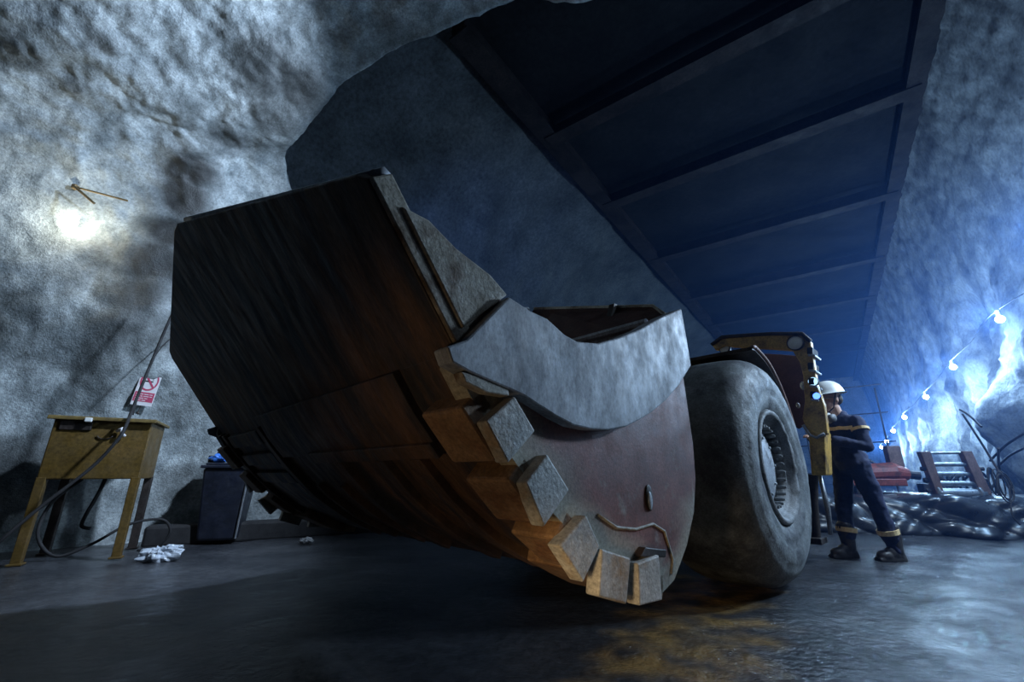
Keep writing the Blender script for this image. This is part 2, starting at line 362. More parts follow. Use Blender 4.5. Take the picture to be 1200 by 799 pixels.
# lip
el=math.radians(53.2); ly,lz=-math.cos(el),math.sin(el)
def lipp(x,v,t): return V(x,ly*v+t*(-lz),1.18+lz*v+t*(ly)) # t: towards the outside (down and forward)
outline=[(1.5,-.03),(1.5,.50),(1.46,.53),(.09,.985),(0,.985),(-1.44,.66),(-1.5,.61),(-1.5,-.03)]
b=MB(); n=len(outline)
vs=[lipp(x,v,.035) for x,v in outline]+[lipp(x,v,-.035) for x,v in outline]
b.add(vs,[tuple(range(n)),tuple(range(2*n-1,n-1,-1))]+[(i,(i+1)%n,n+(i+1)%n,n+i) for i in range(n)])
lip=b.build('lip_plate',M['rust'],bucket,bev=.006)
# pale ground-off edges of the lip
b=MB()
for (x0,v0),(x1,v1) in (((1.502,-.03),(1.502,.5)),):
    b.add([lipp(1.47,-.04,-.04),lipp(1.512,-.04,-.04),lipp(1.512,-.04,.03),lipp(1.47,-.04,.03),lipp(1.47,.5,-.04),lipp(1.512,.5,-.04),lipp(1.512,.5,.03),lipp(1.47,.5,.03)],[(0,1,2,3),(4,7,6,5),(0,4,5,1),(1,5,6,2),(2,6,7,3),(3,7,4,0)])
b.build('cutting_edge',M['rust_edge'],bucket,bev=.006)
b=MB()
for (x0,v0),(x1,v1) in (((1.5,.5),(.09,.985)),((.0,.985),(-1.5,.61))):
    b.tube([lipp(x0+(x1-x0)*k/12,v0+(v1-v0)*k/12,-.02+.006*math.sin(k*2.3)) for k in range(13)],.024,6)
b.build('cutting_edge',M['armor'],bucket,smooth=True)
b=MB(); b.box(lipp(1.44,.51,-.02),(.08,.04,.04)); b.build('corner_lug',M['rust_edge'],bucket,bev=.01)
# wear strips and cross plates of the underside
def under(s,x,t):
    P=[Vector((y,z,0)) for y,z in bot]; ds=[0]
    for u,v in zip(P[:-1],P[1:]): ds.append(ds[-1]+(v-u).length)
    for k in range(len(P)-1):
        if ds[k+1]>=s: f=max(0,(s-ds[k])/(ds[k+1]-ds[k])); p=P[k].lerp(P[k+1],f); T=(P[k+1]-P[k]).normalized(); break
    return V(x,p.x+T.y*t,p.y-T.x*t)
def ustrip(x0,x1,s0,s1,t,name='wear_strip',m='rust',skew=0):
    a=MB(); K=8; vs=[]
    for k in range(K+1):
        s=s0+(s1-s0)*k/K; dx=skew*k/K
        vs+=[under(s,x0+dx,t),under(s,x1+dx,t),under(s,x1+dx,-.01),under(s,x0+dx,-.01)]
    fs=[(4*k+i,4*k+(i+1)%4,4*k+4+(i+1)%4,4*k+4+i) for k in range(K) for i in range(4)]+[(0,1,2,3),(4*K+3,4*K+2,4*K+1,4*K)]
    a.add(vs,fs); return a.build(name,M[m],bucket,bev=.004)
for x in (-1.28,-.42,.35,.75,1.02): ustrip(x-.035,x+.035,.06 if x<0.3 else .33,1.1,.035)
for s in (.08,.24,.40): ustrip(-1.2,-.5,s,s+.09,.028,'cross_plate')
ustrip(-.35,1.2,.0,.28,.03,'cross_plate'); ustrip(.1,1.2,.26,.32,.045,'wear_strip')
for x in (-.2,.12): ustrip(x-.02,x+.02,.5,1.1,.03)
ustrip(-1.45,-1.34,.05,.3,.04,'cross_plate')
# bucket back: spill guard wings and inner wall
for sx in (1,-1):
    P=[LP(x,y,0) for x,y in []]
    a=MB(); th=V(0,.03,0)
    q=[V(sx*.28,1.60,2.07),V(sx*1.26,1.62,1.815),V(sx*1.38,1.5,1.70),V(sx*1.42,1.28,1.5),V(sx*.2,1.30,1.5)]
    a.add(q+[v+V(0,.04,.01) for v in q],[(0,1,2,3,4),(9,8,7,6,5)]+[(i,(i+1)%5,5+(i+1)%5,5+i) for i in range(5)])
    a.build('spill_guard',M['interior'],bucket)
    a=MB(); a.tube([V(sx*.28,1.61,2.08),V(sx*1.26,1.63,1.825),V(sx*1.38,1.51,1.71)],.012,6); a.build('guard_edge',M['rust_edge'],bucket,smooth=True)
    a=MB(); a.box(V(sx*.2,1.55,1.95),(.12,.14,.26),Matrix.Rotation(.3,3,'X')); a.tube([V(sx*.1,1.5,1.95),V(sx*.3,1.55,2.0)],.05,10); a.build('guard_bracket',M['armor'],bucket,bev=.012)
a=MB(); a.tube([V(.7,1.22,1.575),V(1.42,1.22,1.575)],.022,8); a.tube([V(-.7,1.22,1.575),V(-1.42,1.22,1.575)],.022,8); a.box((0,1.26,1.56),(2.8,.04,.07)); a.build('rear_edge_bar',M['armor'],bucket)
a=MB()
for x in (-1.0,-.5,0,.5,1.0): a.prism([(1.3,1.4),(1.62,1.55),(1.62,1.9),(1.58,1.9),(1.4,1.5)],x-.02,x+.02)
a.build('guard_rib',M['darkmetal'],bucket)
# lifting slot on the cheek
a=MB(); yy,zz=LP(760,583,1.5); a.ell((1.503,yy,zz),(.006,.028,.05)); a.build('lifting_slot',M['darkmetal'],bucket,smooth=True)
a=MB(); a.ell((1.508,yy-.004,zz-.01),(.006,.016,.034)); a.build('slot_brightness',M['hub'],bucket,smooth=True)  # pale disc painted for the brightness seen through the slot
# raised rib near the heel
a=MB(); a.tube([V(1.501,*LP(x,y,1.5)) for x,y in [(700,603),(722,618),(745,620),(765,614),(778,622),(788,655),(786,672)]],.006,6); a.build('weld_bead',M['rust_edge'],bucket,smooth=True)
a=MB(); a.prism([LP(x,y,1.5) for x,y in [(742,651),(748,640),(773,643),(772,652)]],1.5,1.53); a.build('side_pad',M['darkmetal'],bucket,bev=.004)
# wheels
def wheel(cx,cy,side,parent,name='wheel'):
    C=V(cx,cy,.9); pr=[(.0,.43),(.03,.47),(.055,.53),(.065,.62),(.06,.7),(.03,.78),(-.03,.845),(-.12,.885),(-.3,.9),(-.45,.9),(-.58,.885),(-.66,.84),(-.71,.75),(-.72,.6),(-.68,.43)]
    pr=[(p.x,p.y) for p in resamp([V(a,b_,0) for a,b_ in pr],44)]
    pr=[(t*side,r) for t,r in pr]; b=MB(); b.lathe(pr,C,'x',120)
    for i,v in enumerate(b.v):
        dv=v-C; rr=math.hypot(dv.y,dv.z); ang=math.atan2(dv.z,dv.y); tt=dv.x*side
        k=0
        if .55<rr<.6: k=-.010
        if .73<rr<.745: k+=-.008
        k+=.006*fbm(V(dv.x,dv.y,dv.z)*7,3)
        v.x+=k*side if tt>-.1 else 0
        if rr>.8: f=1+.004*fbm(dv*4,3); v.y=C.y+dv.y*f; v.z=C.z+dv.z*f
        if v.z<.004: v.z=.004
    ty=b.build(name,M['tyre'],parent,smooth=True)
    s=side
    b=MB(); b.lathe([(.0,.44),(.035,.445),(.05,.425),(.035,.4),(.0,.385),(-.02,.37),(-.02,.35),(-.07,.335),(-.09,.33),(-.09,.28)],C,'x',72)
    for v in b.v:
        dv=v-C; ang=math.atan2(dv.z,dv.y); 
        v.x=C.x+dv.x*s
        rr=math.hypot(dv.y,dv.z)
        if rr>.41 and (-.6<ang<1.9):      # torn flange on one side
            f=1+.035*noise.noise(V(ang*5,1,2)); v.y=C.y+dv.y*f; v.z=C.z+dv.z*f; v.x+=s*.02*noise.noise(V(ang*7,4,2))
    b.build('rim',M['tyre_dark'],ty,smooth=True)
    b=MB()
    for k in range(30):
        a=2*PI*k/30+.05; p=C+V(-.0*s,math.cos(a)*.315,math.sin(a)*.315)
        b.tube([p+V(-.14*s,0,0),p+V(-.03*s,0,0),p+V(-.012*s,0,0)],[.016,.016,.01],7)
    b.build('lug_nuts_ring',M['tyre_dark'],ty)
    b=MB(); b.lathe([(-.1,.29),(-.075,.27),(-.07,.2),(-.05,.17),(-.05,.02),(-.05,.0)],C,'x',48)
    for v in b.v: v.x=C.x+(v.x-C.x)*s
    for k in range(9):
        a=2*PI*k/9; p=C+V(-.075*s,math.cos(a)*.225,math.sin(a)*.225); b.tube([p,p+V(.02*s,0,0)],.012,6)
    b.build('hub',M['hub'],ty,smooth=True)
    return ty
wheel(1.31,3.32,1,loader); wheel(-1.31,3.32,-1,loader)
# front frame, arms
b=MB(); b.prism([(1.9,.6),(2.6,.45),(4.0,.5),(4.5,.8),(4.5,1.5),(3.6,1.6),(2.6,1.45)],-.5,.5); ff=b.build('front_frame',M['yellow'],loader,bev=.02)
b=MB(); b.tube([V(-1.2,3.32,.9),V(1.2,3.32,.9)],.2,16); b.build('axle',M['darkmetal'],loader,smooth=True)
for sx in (.45,-.45):
    b=MB(); b.prism([(1.25,.75),(1.45,.6),(2.3,1.0),(3.4,1.45),(3.5,1.75),(3.3,1.8),(2.2,1.45)],sx-.07,sx+.07); b.build('lift_arm',M['yellow'],loader,bev=.01)
b=MB(); b.tube([V(0,1.3,1.2),V(0,2.2,1.45)],.05,12); b.tube([V(0,2.2,1.45),V(0,3.2,1.7)],.09,12); b.build('tilt_cylinder',M['steel'],loader,smooth=True)
# fender over the right wheel, with a rolled rim
def arc(R,a0,a1,n=26): return [(3.32+R*math.cos(a0+(a1-a0)*k/n),.9+R*math.sin(a0+(a1-a0)*k/n)) for k in range(n+1)]
for sx in (1,-1):
    P=[(3.4,1.925),(3.45,1.93),(3.5,1.93),(3.82,1.84),(4.08,1.64),(4.24,1.4),(4.32,1.15),(4.36,.9)]
    P=[(p.x,p.y) for p in resamp([V(a,b_,0) for a,b_ in P],30)]
    b=MB(); b.strip(P,off(P,-.03),min(sx*.5,sx*1.27),max(sx*.5,sx*1.27)); b.build('fender',M['darkmetal'],loader,smooth=False)
    b=MB(); b.tube([V(sx*1.275,*p) for p in P],.016,8); b.build('fender_rim',M['brown'],loader,smooth=True)
# cab frame standing behind the front wheel
yc=4.52
def cf(px,py,y=yc):
    n=LA; p=hit(px,py,n,LO.dot(LA)+y)-LO; return (p.dot(LN),p.z)
for sx in (1,):
    out=[cf(*p) for p in [(834,404),(846,395),(872,393),(905,391),(940,391),(950,400),(953,420),(957,450),(966,475),(970,508),(958,512),(945,502),(940,490),(943,470),(941,440),(937,424),(928,410),(900,408),(870,407),(850,405),(838,410)]]
    a=MB(); n_=len(out); vs=[V(x,yc,z) for x,z in out]+[V(x,yc+.10,z) for x,z in out]
    a.add(vs,[tuple(range(n_)),tuple(range(2*n_-1,n_-1,-1))]+[(i,(i+1)%n_,n_+(i+1)%n_,n_+i) for i in range(n_)])
    cabf=a.build('cab_frame',M['yellow'],loader,bev=.012)
    edge=[V(x,yc-.005,z) for x,z in [cf(*p) for p in [(834,404),(846,395),(872,393),(905,391),(940,391),(950,400)]]]
    a=MB(); a.tube(edge,.022,8); a.build('roof_edge',M['darkmetal'],cabf,smooth=True)
    # inner panel (dark) of the arch
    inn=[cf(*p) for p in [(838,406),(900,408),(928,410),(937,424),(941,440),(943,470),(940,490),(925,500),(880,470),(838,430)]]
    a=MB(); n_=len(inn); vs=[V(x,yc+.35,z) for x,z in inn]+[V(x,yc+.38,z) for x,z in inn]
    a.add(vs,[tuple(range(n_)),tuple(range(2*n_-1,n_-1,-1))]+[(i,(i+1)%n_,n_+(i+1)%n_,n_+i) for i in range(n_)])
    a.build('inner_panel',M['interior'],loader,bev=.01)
    # lower column
    lo_=[cf(*p) for p in [(946,500),(966,505),(968,557),(950,557)]]
    a=MB(); n_=4; vs=[V(x,yc+.02,z) for x,z in lo_]+[V(x,yc+.3,z) for x,z in lo_]
    a.add(vs,[(0,1,2,3),(7,6,5,4)]+[(i,(i+1)%4,4+(i+1)%4,4+i) for i in range(4)])
    a.build('lower_column',M['yellow'],loader,bev=.02)
    x_,z_=cf(959,556); a=MB(); a.tube([V(x_-.1,yc+.2,z_),V(x_-.14,yc+.2,.55),V(x_-.17,yc+.2,.22)],[.06,.05,.045],10); a.box((x_-.17,yc+.22,.2),(.13,.25,.06)); a.build('step_leg',M['darkmetal'],loader,bev=.01)
    a=MB(); a.tube([V(x_-.05,yc+.3,z_),V(x_-.04,yc+.3,.5),V(x_-.06,yc+.3,.25)],[.02,.025,.02],8); a.build('hydraulic_hose',M['steel'],loader,smooth=True)
    # louvre slats on the outer side
    for k,(px,py) in enumerate([(956,410),(957,428),(958,446),(960,462)]):
        x,z=cf(px,py)
        a=MB(); a.box((x-.05,yc+.1,z),(.05,.24,.07),Matrix.Rotation(.15,3,'Y')); a.build('louvre_opening',M['black'],loader,bev=.006)
        a=MB(); a.box((x-.04,yc+.09,z-.055),(.065,.26,.02),Matrix.Rotation(.3,3,'Y')); a.build('louvre_slat',M['steel'],loader,bev=.005)
    a=MB(); x,z=cf(963,512); a.tube([V(*(lambda q:(q[0],yc-.03,q[1]))(cf(*p))) for p in [(942,498),(950,510),(958,513),(967,508)]],.014,8); a.build('grab_rail',M['steel'],loader,smooth=True)
    def lamp(px,py,r,name,gl,y=yc-.02,lab=None):
        x,z=cf(px,py,y); a=MB(); a.lathe([(.1,0),(.1,r*.7),(.03,r*1.05),(-.01,r*1.08),(-.015,r*.95)],(x,y,z),'y',24); h=a.build(name,M['darkmetal'],loader,smooth=True)
        a=MB(); a.lathe([(-.02,0),(-.018,r*.5),(-.008,r*.97)],(x,y,z),'y',24); a.build('lens',M[gl],h,smooth=True)
        if lab: h['label']=lab
        return h
    lamp(932,402,.075,'work_lamp','white'); lamp(849,408,.06,'work_lamp','white',yc+.05)
    lamp(957,464,.035,'marker_lamp','blueglow',yc-.01,'small lit blue marker lamp'); lamp(953,447,.045,'marker_lamp','cyanglow',yc+.0); 
    a=MB(); 
    for px,py,r in ((941,452,.03),(935,475,.02)): 
        a=MB(); x,z=cf(px,py,yc+.3); a.ell((x,yc+.3,z),(r,.01,r*1.6)); a.build('side_glass',M['glass'],loader,smooth=True)
# cab box and articulated rear body, mostly hidden behind the bucket and wheel
b=MB(); b.prism([(4.6,1.1),(4.6,1.95),(5.0,1.98),(5.35,1.9),(5.35,1.0)],-.2,.95); b.build('cab',M['yellow'],loader,bev=.03)
Rz=Matrix.Rotation(math.radians(24),3,'Z'); pv=V(0,4.6,0)
def rr(v): return pv+Rz@(Vector(v)-pv)
b=MB(); b.prism([(4.7,.55),(8.2,.6),(8.5,1.0),(8.4,1.6),(7.9,1.7),(4.9,1.7)],-1.0,1.0); b.v=[rr(v) for v in b.v]; b.build('engine_hood',M['yellow'],loader,bev=.04)
for sx in (1,-1):
    w_=wheel(sx*1.31,7.3,sx,loader)
    for o_ in [w_]+[c for c in COL.objects if c.parent==w_]:
        for v in o_.data.vertices: v.co=rr(v.co)
# ------------------------------------------------------------ person
pr=root('person',(3.65,4.78,0),'worker in navy coveralls and white hard hat standing at the yellow loader','person')
PX=V(3.6,4.78,0)
def L_(x,y,z): return V(x,y,z)        # person frame: x+ is the person's back, -x the way it faces; y+ is away from camera (his right side)
# joints
hipC=V(.0,0,.93); 
hl=V(.0,-.1,.92); kl=V(.10,-.10,.50); al=V(.18,-.09,.11)      # rear leg = near the camera
hr=V(-.02,.1,.92); kr=V(-.11,.09,.50); ar=V(-.16,.08,.11)
ch=V(-.02,0,1.22); nk=V(-.01,0,1.43); hd=V(-.08,0,1.60)
sl=V(.02,-.19,1.36); ell_=V(.0,-.27,1.10); hl_=V(-.24,-.16,1.17)
sr=V(-.03,.19,1.36); elr=V(-.1,.25,1.1); hr_=V(-.31,.08,1.2)
def cap(b,p,q,r0,r1,n=14,k=6):
    b.tube([p.lerp(q,i/k) for i in range(k+1)],[r0+(r1-r0)*i/k for i in range(k+1)],n); b.ell(p,(r0,)*3,n,8); b.ell(q,(r1,)*3,n,8)
def bodyparts(b,g):
    b.ell(hipC+V(0,0,.0),(.12+g,.165+g,.13+g)); b.ell(V(-.02,0,1.08),(.11+g,.15+g,.15+g)); b.ell(ch,(.125+g,.175+g,.2+g)); b.ell(V(.0,0,1.36),(.095+g,.19+g,.09+g))
    cap(b,hl,kl,.09+g,.062+g); cap(b,kl,al,.06+g,.042+g); cap(b,hr,kr,.09+g,.062+g); cap(b,kr,ar,.06+g,.042+g)
    cap(b,sl,ell_,.055+g,.042+g); cap(b,ell_,hl_,.042+g,.03+g); cap(b,sr,elr,.055+g,.042+g); cap(b,elr,hr_,.042+g,.03+g)
b=MB(); bodyparts(b,-.006)
cap(b,nk+V(.0,0,-.05),hd+V(.03,0,-.06),.062,.056)
i0=len(b.v)
# head: facing -x, looking slightly down
hR=Matrix.Rotation(-.12,3,'Y')
def hp(x,y,z): return hd+hR@V(x,y,z)
b.ell(hp(.015,0,.03),(.098,.076,.105),20,14,hR); b.ell(hp(-.035,0,-.045),(.06,.058,.07),16,10,hR); b.ell(hp(-.075,0,-.085),(.022,.03,.025),12,8,hR)
b.ell(hp(-.1,0,-.01),(.018,.013,.028),10,8,hR); b.ell(hp(-.108,0,-.022),(.014,.016,.012),10,8,hR)
b.ell(hp(-.082,0,.035),(.02,.055,.012),12,8,hR)
b.ell(hp(-.088,0,-.052),(.014,.028,.009),10,6,hR)
for sy in (1,-1): b.ell(hp(.02,sy*.076,-.005),(.02,.012,.034),10,8,hR)
for v in b.v[i0:]: v[:]=nk+(v-nk)*1.14
for hnd,el2,sy in ((hl_,ell_,-1),(hr_,elr,1)):
    d=(hnd-el2).normalized(); side=V(0,0,1).cross(d).normalized(); upv=d.cross(side)
    b.ell(hnd+d*.05,(.045,.036,.022),12,8,Matrix((d,side,upv)).transposed())
    for k in range(4):
        base=hnd+d*.085+side*(-.03+.02*k); ln=(.075,.085,.08,.062)[k]
        m1=base+d*ln*.5-upv*.006; m2=base+d*ln*.85-upv*.03; m3=base+d*ln*.9-upv*.05
        b.tube([base-d*.02,m1,m2,m3],[.0095,.0092,.0085,.0075],8)
    tb=hnd+d*.03-side*sy*-.03; b.tube([tb,tb+side*sy*.028+d*.03,tb+side*sy*.03+d*.06-upv*.015],[.012,.011,.009],8)
body=b.build('body',M['skin'],pr,rem=.0065,sm=2)
# coverall
b=MB(); bodyparts(b,.016); b.ell(V(.0,0,1.0),(.145,.175,.12)); 
cap(b,nk+V(.012,0,-.05),nk+V(.01,0,.0),.08,.078)
cap(b,kl.lerp(al,.3),kl.lerp(al,.72),.078,.078); cap(b,kr.lerp(ar,.3),kr.lerp(ar,.72),.078,.078)
cap(b,V(.03,-.02,1.12),V(.04,-.02,1.3),.1,.11)
cov=b.build('coverall',M['navy'],pr,rem=.011,sm=3)
tx=bpy.data.textures.new('folds','CLOUDS'); tx.noise_scale=.11
md=cov.modifiers.new('d','DISPLACE'); md.texture=tx; md.strength=.035; md.mid_level=.5
# cut away arm ends / collar handled by radii
def band(name,p,q,r0,r1,h,mt=M['reflect'],parent=pr,lab=None):
    d=(q-p).normalized(); b=MB(); K=20
    u=d.orthogonal().normalized(); w=d.cross(u)
    for k in range(K):
        a=2*PI*k/K; e=u*math.cos(a)+w*math.sin(a)
        b.v+= [p-d*h/2+e*r0,p+d*h/2+e*r1,p+d*h/2+e*(r1-.012),p-d*h/2+e*(r0-.012)]
    for k in range(K):
        k2=(k+1)%K
        for i in range(4): b.f.append((4*k+i,4*k+(i+1)%4,4*k2+(i+1)%4,4*k2+i))
    o=b.build(name,mt,parent,smooth=False); 
    return o
for kk,aa in ((kl,al),(kr,ar)): band('reflective_band',kk.lerp(aa,.58),aa,.096,.092,.045)
band('reflective_band',sl.lerp(ell_,.32),ell_,.083,.081,.028); band('reflective_band',sr.lerp(elr,.32),elr,.083,.081,.028)
# chest stripe: curved strip over the front of the chest
b=MB(); K=16
for k in range(K+1):
    a=PI*.62+ (PI*1.42-PI*.62)*k/K
    c_=V(-.01,0,1.30); x=math.cos(a)*.168; y=math.sin(a)*.21
    b.v+=[c_+V(x,y,.017+.006*math.sin(k*1.7)),c_+V(x,y,-.017+.006*math.sin(k*1.7)),c_+V(x*.9,y*.9,-.017),c_+V(x*.9,y*.9,.017)]
for k in range(K):
    for i in range(4): b.f.append((4*k+i,4*k+(i+1)%4,4*k+4+(i+1)%4,4*k+4+i))
b.build('reflective_band',M['reflect'],pr)
# boots
for A_,sy in ((al,-1),(ar,1)):
    b=MB(); g=V(A_.x,A_.y,0)
    cap(b,g+V(.005,0,.3),g+V(.01,0,.1),.078,.06); b.ell(g+V(-.02,0,.075),(.10,.055,.07)); b.ell(g+V(-.11,0,.055),(.085,.056,.052)); b.box(g+V(-.065,0,.02),(.27,.09,.035))
    b.ell(g+V(.03,0,.05),(.055,.048,.05))
    bt=b.build('boot',M['boot'],pr,rem=.008,sm=3)
# helmet
b=MB(); K=28; c_=hp(.015,0,.055)
prof=[(.0,.138,.115),(.012,.136,.113),(.04,.130,.107),(.075,.113,.092),(.105,.083,.068),(.122,.045,.036),(.127,.002,.002)]
def hel(x,y,z): return c_+hR@V(x,y,z)
for z,rx,ry in [(-.004,.150,.122),(.0,.149,.121)]+prof:
    for k in range(K):
        a=2*PI*k/K; xx=math.cos(a)*rx; yy_=math.sin(a)*ry
        if z<=.0005 and math.cos(a)<0: xx*=1.16        # peak over the eyes
        if z>.01: yy_*=1-.05*abs(math.cos(3*a))
        b.v.append(hel(xx,yy_,z))
for i in range(8):
    for k in range(K): b.f.append((i*K+k,i*K+(k+1)%K,(i+1)*K+(k+1)%K,(i+1)*K+k))
hm=b.build('hard_hat',M['white'],pr,smooth=True); md=hm.modifiers.new('so','SOLIDIFY'); md.thickness=.004
b=MB(); b.tube([hel(-.17*math.cos(a)*-1 if False else math.cos(a)*.15*(1.15 if math.cos(a)<0 else 1),math.sin(a)*.124,-.003) for a in [2*PI*k/32 for k in range(33)]],.004,6); b.build('brim_edge',M['black'],hm,smooth=True)
b=MB(); b.tube([hel(.0,-.1,-.0),hp(-.01,-.083,-.02),hp(-.03,-.072,-.08),hp(-.05,0,-.122),hp(-.03,.072,-.08),hp(-.01,.083,-.02),hel(.0,.1,0)],.006,6); b.build('chin_strap',M['black'],pr,smooth=True)
b=MB(); b.ell(hp(.065,0,-.0),(.058,.072,.065),16,10,hR); b.build('hair',M['hair'],pr,smooth=True)
b=MB(); 
for sy in (1,-1): b.ell(hp(-.097,sy*.032,.018),(.006,.026,.018),14,8,hR); b.tube([hp(-.095,sy*.055,.02),hp(-.02,sy*.083,.015),hp(.02,sy*.08,.01)],.003,6)
b.build('glasses',M['glass'],pr,smooth=True)
for sy in (1,-1):
    b=MB(); b.ell(hp(-.088,sy*.03,.012),(.012,.013,.010),12,8,hR); b.build('eye',M['white'],pr,smooth=True)
# respirator hanging below the chin
b=MB(); b.ell(hp(-.075,0,-.17),(.05,.06,.055),16,10); rp=b.build('respirator',M['white'],pr,smooth=True)
for sy in (1,-1):
    b=MB(); b.lathe([(-.03*sy,0),(-.03*sy,.036),(0,.038),(.0,.0)],hp(-.08,sy*.085,-.175),'y',20); b.build('filter',M['grey'],rp,smooth=True)
for o in list(COL.objects):
    if o.type=='MESH' and o.name.split('.')[0] in ('hard_hat','brim_edge','chin_strap','hair','glasses','eye','respirator','filter'):
        for v in o.data.vertices: v.co=nk+(v.co-nk)*1.14
for o in list(COL.objects):
    if o.name.split('.')[0] in ('hard_hat','brim_edge'):
        cc=nk+(c_-nk)*1.14
        for v in o.data.vertices: v.co=cc+(v.co-cc)*1.07
# ------------------------------------------------------------ desk
fx=V(.87,.49,0).normalized(); bk=V(-.49,.87,0).normalized()
dk=root('workbench',V(-4.02,4.83,0)-fx*.4+bk*.37,'yellow steel stand-up desk on four legs against the grey rock wall','desk',math.atan2(.49,.87))
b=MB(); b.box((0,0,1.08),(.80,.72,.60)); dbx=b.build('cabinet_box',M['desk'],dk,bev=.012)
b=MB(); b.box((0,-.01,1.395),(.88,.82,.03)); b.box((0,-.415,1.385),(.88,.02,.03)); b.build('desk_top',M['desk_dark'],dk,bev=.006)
for sx in (-1,1):
    for sy in (-1,1):
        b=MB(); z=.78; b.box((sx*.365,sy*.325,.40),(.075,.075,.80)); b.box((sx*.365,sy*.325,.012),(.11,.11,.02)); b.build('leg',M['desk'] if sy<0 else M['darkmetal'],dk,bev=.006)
b=MB(); b.box((-.22,-.365,1.32),(.25,.03,.10)); b.build('handle_recess',M['darkmetal'],dk,bev=.006)
b=MB(); b.box((-.12,-.43,1.375),(.06,.03,.045)); b.build('latch',M['white'],dk,bev=.008)
b=MB(); b.tube([V(.03+.06*math.cos(a),-.372,1.22+.035*math.sin(a)) for a in [PI+PI*k/10 for k in range(11)]],.006,6); b.build('wire_pull',M['darkmetal'],dk,smooth=True)
b=MB(); b.tube([(.12,-.39,1.27),(.16,-.41,1.30),(.17,-.42,1.25),(.2,-.40,1.22)],.016,8); b.build('hose_clamp',M['signwhite'],dk,smooth=True)
b=MB(); b.prism([(-.36,.80),(-.36,1.0)],0,0) if False else None
# hoses
def hose(name,pts,r,label,m='black',n=60,cat='hose'):
    b=MB(); b.tube(resamp(pts,n),r,8); o=b.build(name,M[m],smooth=True); tag(o,label,cat); return o
top=wallpt(197,372); 
dkp=lambda x,y,z: dk.location+fx*x+bk*y+V(0,0,z)
hose('power_hose',[atY(222,330,5.0),atY(200,372,4.95),atY(176,428,4.9),atY(155,480,4.72),atY(147,500,4.45),atY(138,515,4.38),atY(108,547,4.3),atY(50,592,4.1),atY(0,634,3.95),atY(-60,690,3.9)],.015,'thick black hose slanting down across the front of the yellow desk')
hose('electric_cable',[atY(216,388,5.5),atY(196,400,5.45),atY(180,420,5.3),atY(166,450,5.1),atY(156,486,4.95)],.007,'thin black cable running down the wall beside the red sign','black',50,'cable')
hose('looped_hose',[dkp(-.12,-.1,.78),dkp(-.3,-.12,.55),dkp(-.33,-.14,.25),dkp(-.15,-.15,.04),dkp(.1,-.12,.13),dkp(.35,-.05,.3),dkp(.62,.05,.33),dkp(.72,.08,.18),dkp(.6,.1,.02),dkp(.45,.12,.01)],.015,'black hose hanging in a loop beneath the yellow desk')
hose('hanging_cable',[dkp(.02,.1,.78),dkp(.0,.1,.66),dkp(-.02,.08,.55),dkp(-.05,.06,.42),dkp(-.06,.05,.3),dkp(.02,.03,.27)],.018,'short dark cable end with a plug dangling under the desk box','black',30,'cable')
# bin
bn=root('waste_bin',V(-3.78,6.03,0),'tall dark navy wheeled bin against the wall under blue plastic','bin',math.atan2(.3,.95))
b=MB(); vs=[]
for z,w,d in ((.03,.21,.2),(.9,.265,.27)):
    vs+=[V(-w,-d,z),V(w,-d,z),V(w,d,z),V(-w,d,z)]
b.add(vs,[(0,3,2,1),(4,5,6,7)]+[(i,(i+1)%4,4+(i+1)%4,4+i) for i in range(4)]); b.build('bin_body',M['bin'],bn,bev=.03)
b=MB(); b.box((0,0,.92),(.58,.6,.04)); b.box((0,0,.955),(.5,.5,.03)); b.build('lid',M['bin'],bn,bev=.012)
for sx in (-1,1):
    b=MB(); b.lathe([(-.025,0),(-.025,.09),(.025,.09),(.025,0)],(sx*.2,.2,.09),'x',20); b.build('wheel',M['black'],bn)
b=MB(); b.tube([(-.2,.3,.88),(-.2,.36,.9),(.2,.36,.9),(.2,.3,.88)],.015,8); b.build('handle',M['black'],bn)
b=MB(); b.tube([(.265,-.27,.88),(.225,-.22,.05)],.012,6); b.build('corner_strip',M['steel'],bn)
def crumple(c,r,seed,amp=.35,n=40,m=24,flat=0):
    b=MB(); b.ell((0,0,0),r,n,m)
    for v in b.v:
        f=1+amp*noise.noise(v*(2.2/max(r))+V(seed,0,0))+amp*.5*noise.noise(v*(6/max(r))+V(0,seed,0)); v*=f
        if v.z<flat-r[2]*.9+0: pass
        v+=Vector(c)
    return b
b=crumple((-3.86,5.9,1.035),(.17,.1,.055),3); tag(b.build('plastic_bag',M['blue']),'bright blue plastic sheet crumpled on top of the dark bin','plastic bag')
b=MB(); b.box((-4.0,6.0,1.02),(.16,.16,.09),Matrix.Rotation(.3,3,'Z')); b.tube([(-4.0,5.95,1.06),(-3.84,5.9,1.2)],.014,6); o=b.build('brush',M['black'],bev=.01); tag(o,'black hand brush with raised handle lying on the dark bin','brush')
# low dark kerb against the wall
b=MB(); c=V(-3.1,6.68,0)-wn*.15; b.box((c.x,c.y,.1),(3.4,.3,.24),Matrix.Rotation(math.atan2(.49,.87),3,'Z')); o=b.build('trim_1',M['black'],bev=.03); struct(o)
